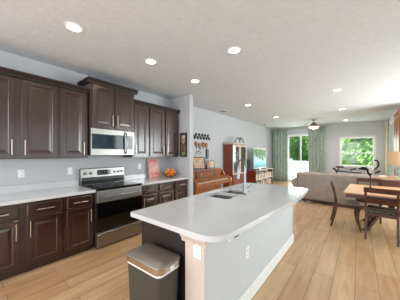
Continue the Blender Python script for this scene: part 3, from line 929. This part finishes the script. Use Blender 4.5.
for s in (0, 1):
    y0 = .0 if s == 0 else L - .09
    MB().prism([(.0, .60), (.64, .60), (.655, .66), (.64, .73), (.56, .78), (.42, .80), (.34, .95), (0.0, .985)], y0, y0 + .085, 'y').build('arm', 'piano', t)
    MB().prism([(.54, .02), (.60, .02), (.605, .30), (.63, .52), (.64, .60), (.50, .60), (.53, .50), (.545, .30)], y0 + .01, y0 + .075, 'y').build('leg', 'piano', t)
    MB().box(.0, .64, y0 + .005, y0 + .08, 0, .05, .006).build('foot', 'piano', t)
md = MB().prism([(.33, .80), (.36, .80), (.345, .99), (.325, .99)], .35, L - .45, 'y').build('music_desk', 'piano_dark', t)
b = MB()
for k in range(4):
    y = .5 + k * .16
    b.box(.352, .358, y, y + .11, .82, .93, .002)
b.build('carving', 'piano', md)
for k in range(3):
    MB().box(.40 + k * .03, .42 + k * .03, L / 2 - .09 + k * .06, L / 2 - .07 + k * .06, .02, .035).box(.36, .46, L / 2 - .09 + k * .06, L / 2 - .07 + k * .06, .02, .028, .003).build('pedal', 'brass', t)

def photo_frame(label, loc, rz, w_, h_, tilt, fm, mm='art_sheet'):
    t = thing('photo_frame', label, 'picture frame', loc, rz, 'frames on the piano')
    t.rotation_euler = (0, -tilt, rz)
    b = MB(); f = .02
    b.box(0, .015, 0, f, 0, h_, .003); b.box(0, .015, w_ - f, w_, 0, h_, .003); b.box(0, .015, f, w_ - f, 0, f, .003); b.box(0, .015, f, w_ - f, h_ - f, h_, .003)
    b.build('frame', fm, t)
    MB().box(.002, .008, f, w_ - f, f, h_ - f).build('picture', mm, t)
    MB().tube([(0, w_ / 2, h_ * .6), (-.08 * h_ / .3, w_ / 2, .02)], .005, 5).build('easel_leg', fm, t)
photo_frame('large leaning photo frame with dark edge on the piano top', (.17, 4.16, 1.030), -.55, .36, .35, .28, 'iron')
photo_frame('small photo frame standing right of the large one on the piano', (.20, 4.86, 1.018), -.2, .24, .24, .2, 'slate')
t = thing('figurine', 'small dark figurine between the frames on the piano', 'figurine', (.25, 4.66, 1.014))
MB().lathe([(.03, 0), (.03, .01), (.012, .03), (.022, .07), (.012, .10), (.018, .12), (0, .14)], n=12, caps=False).build('figure', 'iron', t, 50)

# ------------------------------------------------------------------ curio cabinet
t = thing('curio_cabinet', 'red-brown curio cabinet with glass front and scrolled pediment', 'cabinet', (.04, 5.965, 0))
W, D, H = 1.04, .36, 1.79
M['crown_cream'] = mat('aged_cream_lacquer', (196, 186, 170), .35, var=.12, scale=20)
b = MB().box(0, D - .02, 0, .02, .08, H); b.box(0, D - .02, W - .02, W, .08, H); b.box(0, D - .02, .02, W - .02, .08, .74); b.box(0, D - .02, .02, W - .02, H - .04, H)
b.box(0, .015, .02, W - .02, .74, H - .04); b.box(0, D, 0, W, 0, .08, .006)
b.build('case', 'mahog', t)
MB().box(.0155, .022, .025, W - .025, .75, H - .05).build('mirror_back', 'chrome', t)
for z in (1.06, 1.38):
    MB().box(.025, D - .03, .025, W - .025, z, z + .008).build('glass_shelf', 'cab_glass', t)
for k in range(2):
    y0 = .0 + k * .52
    b = MB(); f = .05
    b.box(D - .02, D, y0, y0 + f, .74, H - .02, .003); b.box(D - .02, D, y0 + .52 - f, y0 + .52, .74, H - .02, .003)
    b.box(D - .02, D, y0 + f, y0 + .52 - f, .74, .74 + f, .003); b.box(D - .02, D, y0 + f, y0 + .52 - f, H - .02 - f, H - .02, .003)
    d = b.build('door', 'crown_cream', t)
    MB().box(D - .012, D - .008, y0 + f, y0 + .52 - f, .79, H - .07).build('pane', 'cab_glass', d)
    MB().sphere((D + .012, y0 + (.49 if k == 0 else .03), 1.1), .012, 2).build('knob', 'brass', d, 60)
for yy in (.0, .522): MB().panel(yy, yy + .518, .08, .736, D - .02).build('lower_door', 'mahog', t)
MB().prism([(0, H), (D, H), (D + .03, H + .02), (D + .045, H + .055), (0, H + .055)], -.02, W + .02, 'y').build('cornice', 'crown_cream', t)
b = MB()
for s in (-1, 1):
    pts = []
    for k in range(12):
        q = k / 11
        pts.append((D - .02, W / 2 + s * (.36 - .28 * q), H + .05 + .19 * math.sin(q * PI * .62) + (.02 if k > 8 else 0)))
    b.tube(pts, .02, 8)
    b.tube([(D - .02, W / 2 + s * (.08 + .035 * math.cos(a)), H + .20 + .035 * math.sin(a)) for a in [j * PI / 5 for j in range(10)]], .014, 6, closed=True)
b.tube([(D - .02, W / 2, H + .05), (D - .02, W / 2, H + .12), (D - .02, W / 2, H + .2), (D - .02, W / 2, H + .25)], [.03, .016, .032, .004], 8)
b.build('scroll_pediment', 'slate', t, 50)
# items inside
M['silver'] = mat('silverware', (214, 212, 206), .2, .8, var=.05)
v0 = None
k = 0
names = ['lowest', 'middle', 'top']
for zi, z in enumerate((.7405, 1.0685, 1.3885)):
    for yi, yy in enumerate((.16, .38, .66, .88)):
        lab = 'pale vase on the %s shelf of the curio cabinet, %s' % (names[zi], ('nearest', 'second', 'third', 'farthest')[yi])
        if v0 is None:
            v0 = tag(MB().lathe([(.03, 0), (.05, .04), (.058, .09), (.03, .14), (.022, .17), (.034, .20)], n=14).build('vase', 'silver', None, 50), lab, 'vase', 'vases in the curio cabinet'); o = v0
        else:
            o = v0.copy(); COL.objects.link(o); o['label'] = lab
        o.location = (.04 + .17, 5.965 + yy, z + .0005); s = (1.0, .8, 1.15, .9)[(zi + yi) % 4]; o.scale = (s, s, s)

# ------------------------------------------------------------------ television area
t = thing('television_console', 'red-brown television console with open white-lined shelves', 'tv stand', (.02, 7.60, 0))
W, D, H = 2.0, .50, .76
b = MB().box(0, D, 0, .03, 0, H, .003); b.box(0, D, W - .03, W, 0, H, .003); b.box(-.005, D + .01, -.01, W + .01, H, H + .025, .005)
b.box(0, .02, .03, W - .03, 0, H); b.box(.02, D, .03, W - .03, .03, .06)
b.build('case', 'mahog', t)
MB().box(.02, D - .01, .03, W - .03, .38, .40).build('shelf', 'white', t)
for y in (.68, 1.32): MB().box(.02, D - .005, y, y + .02, .06, H - .0005).build('divider', 'white', t)
bk = {}
colr = ['sheet', 'book_red', 'book_tan', 'sheet', 'sheet', 'bronze']
bi = 0
for sz, zz, rowname in ((.28, .0605, 'lower'), (.27, .4005, 'upper')):
    for c_ in range(3):
        y = .06 + c_ * .65
        for k in range(9):
            key = colr[(bi * 5 + k + c_) % 6]
            hh = sz * (.72 + .26 * ((k * 7 + c_ * 3) % 5) / 5)
            if key not in bk:
                o = MB().box(0, .24, 0, .052, 0, 1.0, .003).build('shelf_book', key); bk[key] = o
            else:
                o = bk[key].copy(); COL.objects.link(o)
            cn = {'sheet': 'white', 'book_red': 'red', 'book_tan': 'tan', 'bronze': 'brown'}[key]
            tag(o, '%s-spined book in the %s %s bay of the television console' % (cn, rowname, ('near', 'middle', 'far')[c_]), 'book', '%s books in the %s %s bay of the console' % (cn, rowname, ('near', 'middle', 'far')[c_]))
            o.location = (.25, 7.60 + y + k * .062, zz); o.scale = (1, 1, hh)
        bi += 1
t = thing('television', 'flat television showing palms and a pool on the console', 'television', (.40, 7.62, .786))
MB().box(-.03, .01, 0, 1.36, .06, .90, .006).build('housing', 'slate', t)
b = MB(); b.box(.01, .018, 0, .022, .06, .90, .002); b.box(.01, .018, 1.338, 1.36, .06, .90, .002); b.box(.01, .018, .022, 1.338, .06, .085, .002); b.box(.01, .018, .022, 1.338, .878, .90, .002)
b.build('bezel', 'nickel', t)
MB().box(.0105, .014, .022, 1.338, .085, .878).build('screen', 'screen', t)
MB().box(-.04, .02, .6, .76, .01, .10, .004).box(-.12, .08, .42, .92, 0, .012, .004).build('stand', 'nickel', t)
t = thing('loudspeaker', 'grey loudspeaker at the near end of the television console', 'speaker', (.05, 7.6, .7865))
MB().box(0, .16, 0, .09, 0, .44, .008).build('cabinet', 'slate', t)
for z, r in ((.12, .032), (.26, .032), (.37, .02)):
    MB().tube([(.16, .045, z), (.165, .045, z)], [r, r * .8], 16).build('driver', 'black', t, 40)

# ------------------------------------------------------------------ curtains
def curtain(x0, x1, z0, z1, label, amp=.05, yc=10.98, group='patterned green-grey curtains', m='curtain', along='x'):
    t = thing('curtain', label, 'curtain', ((x0 + x1) / 2, yc, z0) if along == 'x' else (yc, (x0 + x1) / 2, z0), 0 if along == 'x' else PI / 2, group)
    Wd = x1 - x0; n = int(Wd * 90); folds = max(3, int(Wd / .13))
    mb = MB(); bm = mb.bm
    prev = None; nz = 6
    for i in range(n + 1):
        q = i / n; x = -Wd / 2 + Wd * q
        ph = q * folds * 2 * PI
        colv = []
        for kz in range(nz + 1):
            zz = (z1 - z0) * kz / nz
            a = amp * (1 - .25 * kz / nz)
            colv.append(bm.verts.new((x + .012 * math.sin(ph * 2), a * math.sin(ph + .2 * math.sin(kz)) , zz)))
        if prev:
            for kz in range(nz): bm.faces.new((prev[kz], colv[kz], colv[kz + 1], prev[kz + 1]))
        prev = colv
    o = mb.build('panel', m, t, 80)
    s = o.modifiers.new('thick', 'SOLIDIFY'); s.thickness = .004
    return t
curtain(.09, .84, .02, 2.72, 'long green-grey patterned curtain left of the sliding door')
curtain(1.80, 2.50, .02, 2.72, 'long green-grey patterned curtain right of the sliding door')
t = thing('curtain_rod', 'thin metal curtain rod above the sliding glass door', 'curtain rod', (0, 10.98, 2.745))
MB().tube([(.03, 0, 0), (2.56, 0, 0)], .012, 8).build('rod', 'nickel', t, 40)
for x in (.03, 2.56): MB().sphere((x, 0, 0), .025, 2).build('finial', 'nickel', t, 60)
for x in (.06, 1.32, 2.53): MB().tube([(x, 0, 0), (x, .165, 0)], .008, 6).build('bracket', 'nickel', t, 40)
M['cream'] = mat('cream_fabric', (226, 210, 180), .9, var=.05)
curtain(10.45, 11.0, .1, 2.70, 'cream curtain at the far corner of the right-hand wall', amp=.03, yc=4.60, group='cream curtain', m='cream', along='y')

# oak cabinet at the right edge
t = thing('tall_oak_cabinet', 'tall honey-oak cabinet at the right edge by the wall window', 'cabinet', (4.60, 7.5, 0))
MB().box(0, .6, 0, 1.04, .08, 2.60, .004).box(.03, .6, .03, 1.01, 0, .08).build('case', 'oak', t)
MB().box(-.025, .625, -.025, 1.045, 2.60, 2.66, .008).build('cornice', 'oak', t)
for y in (.02, .53):
    d = MB().panel(y, y + .49, .12, 2.56, 0.0).build('door', 'oak', t); d.rotation_euler = (0, 0, PI); d.location = (0, 1.04, 0)
    MB().sphere((.03, y + (.46 if y < .1 else .03), 1.2), .014, 2).build('knob', 'brass', d, 60)

# ------------------------------------------------------------------ sofa
t = thing('sofa', 'beige-grey fabric sofa with its back to the dining table', 'sofa', (2.16, 6.62, 0))
W = 2.0
MB().box(.10, W, .0, .26, .10, .80, .05, 4).build('back_frame', 'sofa', t, 50)
MB().box(.06, W, .01, .29, .70, .885, .07, 5).build('back_roll', 'sofa', t, 50)
MB().box(.12, W - .02, .20, 1.0, .10, .42, .05, 4).build('seat_base', 'sofa', t, 50)
for s in (0, 1):
    x0 = -.07 if s == 0 else W - .22
    b = MB().box(x0 + .02, x0 + .22, .05, 1.0, .10, .56, .05, 4)
    b.tube([(x0 + .12, .03, .58), (x0 + .12, 1.0, .58)], .125, 16)
    b.build('arm', 'sofa', t, 50)
for k in range(3):
    MB().box(.20 + k * .54, .73 + k * .54, .38, .98, .42, .56, .05, 4).build('seat_cushion', 'sofa', t, 50)
    MB().box(.20 + k * .54, .73 + k * .54, .26, .42, .56, .90, .06, 4).build('back_cushion', 'sofa', t, 50)
for x, y in ((.14, .05), (W - .08, .05), (.14, .92), (W - .08, .92), (1.0, .05)):
    MB().tube([(x, y, .0), (x, y, .11)], [.025, .035], 10).build('leg', 'table_dark', t, 50)
MB().box(.12, W - .05, .02, .05, .055, .10, .004).build('kick_strip', 'table_dark', t)

# console with lamp at the right edge
t = thing('console_table', 'light wood-topped console with pale metal frame at the right edge', 'console table', (4.10, 6.28, 0))
MB().box(-.02, 1.1, -.02, .30, .87, .905, .005).build('table_top', 'tan_wood', t)
M['pale_metal'] = mat('pale_grey_metal', (176, 174, 170), .35, .7, var=.03)
for x in (0.0, 1.05):
    for y in (0, .255):
        MB().box(x, x + .028, y, y + .028, 0, .87, .003).build('leg', 'pale_metal', t)
for q in (0, .262): MB().box(.028, 1.05, q, q + .018, .848, .87, .002).build('apron', 'pale_metal', t)
MB().box(.03, 1.05, .005, .275, .52, .545, .003).build('shelf', 'tan_wood', t)
b = MB().box(4.135, 5.09, 6.302, 6.538, .5455, .862, .02, 3)
o = b.build('wicker_basket', 'wicker', None, 50)
tag(o, 'brown woven basket on the console shelf beneath the lamp', 'basket')

t = thing('table_lamp', 'table lamp with teal glass base and tan drum shade on the console', 'lamp', (4.47, 6.42, .9055))
MB().lathe([(.05, 0), (.055, .012), (.03, .03), (.058, .09), (.066, .15), (.04, .22), (.02, .27), (.015, .30)], n=24).build('base', 'teal_glass', t, 50)
MB().tube([(0, 0, .29), (0, 0, .42)], .008, 8).build('stem', 'brass', t, 50)
mb = MB(); mb.lathe([(.215, .30), (.205, .60), (.202, .60), (.212, .30)], n=36, caps=False)
mb.build('shade', 'shade', t, 50)
MB().lathe([(.001, .33), (.03, .36), (.04, .40), (.025, .44), (.0, .45)], n=12, caps=False).build('light_bulb', 'sheet', t, 50)
o = MB().box(0, .17, 0, .13, 0, .03, .004).build('magazine_stack', 'sheet', None); o.location = (4.14, 6.34, .9055); o.rotation_euler = (0, 0, .3)
tag(o, 'small stack of pale magazines left of the lamp', 'magazines')
M['pinkish'] = mat('pinkish_paper', (222, 176, 160), .7, var=.1)
o = MB().box(0, .12, 0, .09, 0, .045, .008).build('small_box', 'pinkish', None); o.location = (4.29, 6.32, .9055); o.rotation_euler = (0, 0, -.2)
tag(o, 'small pinkish box between the magazines and the lamp', 'box')

# exercise machine by the window
t = thing('exercise_machine', 'black exercise machine with curved handlebars behind the sofa by the window', 'exercise machine', (0, 9.3, 0))
b = MB(); b.box(3.0, 4.2, -.04, .04, .02, .09, .01); b.box(3.0, 3.08, -.25, .25, 0, .07, .01); b.box(4.12, 4.2, -.25, .25, 0, .07, .01)
b.build('floor_frame', 'iron', t)
MB().tube([(3.08, 0, .08), (3.10, 0, .45), (3.06, 0, .78)], .03, 8).build('rear_post', 'iron', t, 50)
MB().tube([(4.1, 0, .08), (4.05, 0, .45), (3.98, 0, .90)], .03, 8).build('front_post', 'iron', t, 50)
MB().tube([(2.95, 0, .90), (3.04, 0, .84), (3.06, 0, .79), (3.2, 0, .795), (3.55, 0, .765), (3.82, 0, .76)], [.03, .035, .03, .026, .022, .022], 8).build('rail', 'iron', t, 50)
MB().box(3.05, 3.30, -.1, .1, .935, .985, .02, 3).build('padded_rest', 'black', t, 50)
MB().tube([(3.10, 0, .78), (3.14, 0, .95)], .02, 8).build('rest_post', 'iron', t, 50)
MB().tube([(3.74, 0, .93), (3.85, 0, .905), (4.05, 0, .91), (4.20, 0, .94), (4.27, 0, 1.02), (4.28, 0, 1.14), (4.24, 0, 1.22), (4.16, 0, 1.235)], [.03, .035, .028, .026, .028, .03, .028, .024], 8).build('handlebar', 'iron', t, 50)
MB().box(3.80, 3.96, -.05, .05, .90, .99, .02, 3).build('console', 'black', t, 50)
MB().tube([(3.48, .05, .77), (3.52, .05, .87), (3.66, .05, .91)], [.014, .02, .03], 8).build('side_grip', 'iron', t, 50)
MB().tube([(4.17, 0, .76), (4.24, 0, .81), (4.33, 0, .87)], [.02, .035, .022], 8).build('foot_grip', 'iron', t, 50)

# ------------------------------------------------------------------ dining set
t = thing('dining_table', 'pedestal dining table with light tan top and dark curved legs', 'table', (4.22, 5.15, 0), math.radians(-3))
MB().box(-.68, .75, -.68, .68, .728, .752, .006).build('table_top', 'table', t)
MB().box(-.64, .71, -.64, .64, .66, .728, .004).build('apron', 'table_dark', t)
MB().lathe([(.10, .30), (.12, .34), (.07, .38), (.05, .45), (.075, .52), (.05, .58), (.12, .63), (.14, .66)], n=20).build('pedestal', 'table_dark', t, 50)
for k in range(4):
    a = PI / 4 + k * PI / 2
    o = MB().ribbon([(.06, .34, .09), (.16, .36, .07), (.28, .30, .055), (.40, .17, .05), (.50, .05, .045), (.57, .03, .05)], -.025, .025).build('leg', 'table_dark', t, 50)
    o.rotation_euler = (0, 0, a)
    c = MB().box(.55, .62, -.02, .02, .0, .04, .008).build('brass_foot', 'brass', o)

def make_chair(label, up, loc, rz, wid=.43):
    t = thing('dining_chair', label, 'chair', loc, rz, 'dining chairs around the table')
    h = wid / 2
    for s in (-1, 1):
        y = s * (h - .018)
        MB().ribbon([(-.30, 0, .030), (-.262, .12, .040), (-.222, .28, .050), (-.20, .44, .056), (-.205, .55, .046), (-.235, .70, .042), (-.275, .82, .040), (-.30, .875, .034)], y - .016, y + .016).build('rear_leg', 'chair', t, 60)
        MB().ribbon([(.24, 0, .028), (.205, .10, .038), (.185, .22, .046), (.19, .33, .054), (.215, .43, .056)], y - .017, y + .017).build('front_leg', 'chair', t, 60)
        MB().box(-.20, .22, y - .014, y + .014, .40, .455, .004).build('seat_rail', 'chair', t)
    MB().box(.195, .235, -h + .02, h - .02, .40, .455, .004).build('front_rail', 'chair', t)
    MB().box(-.215, -.185, -h + .035, h - .035, .40, .455, .004).build('back_rail', 'chair', t)
    MB().box(-.19, .24, -h + .012, h - .012, .45, .495, .02, 3).build('seat', up, t, 50)
    MB().box(-.205, -.185, -h + .035, h - .035, .505, .535, .004).build('lower_splat', 'chair', t)
    MB().prism([(-.295, .80), (-.270, .80), (-.292, .885), (-.317, .885)], -h - .005, h + .005, 'y').build('top_rail', 'chair', t)
    MB().prism([(-.222, .61), (-.200, .61), (-.228, .69), (-.252, .69)], -h + .03, h - .03, 'y').build('splat', 'chair', t)
    return t
ch = make_chair('mahogany dining chair in side view at the left end of the table', 'floral_light', (3.535, 5.02, 0), math.radians(6))
ch.scale = (.88, 1, 1)
ch2 = make_chair('mahogany dining chair with its back to the camera, nearest in the set', 'floral', (4.05, 4.67, 0), math.radians(84))
dup(ch2, (3.90, 5.80, 0), math.radians(-92), 'mahogany dining chair on the sofa side of the table')

t = thing('candlestick', 'slim black iron candlestick standing on the dining table', 'candlestick', (3.92, 5.36, .7525))
MB().lathe([(.05, 0), (.05, .006), (.015, .02), (.008, .06), (.008, .24), (.02, .26), (.022, .30), (.03, .31)], n=16).build('stem', 'iron', t, 50)
MB().tube([(0, 0, .31), (0, 0, .34)], .016, 10).build('candle', 'sheet', t, 50)
b = MB()
rd = random.Random(4)
for k in range(14):
    a = rd.uniform(0, 6.28); q = rd.uniform(0, .05)
    b.sphere((q * math.cos(a), q * math.sin(a), .37 + rd.uniform(-.02, .05)), .022, 1)
b.build('flower_ring', 'blossom', t, 50)
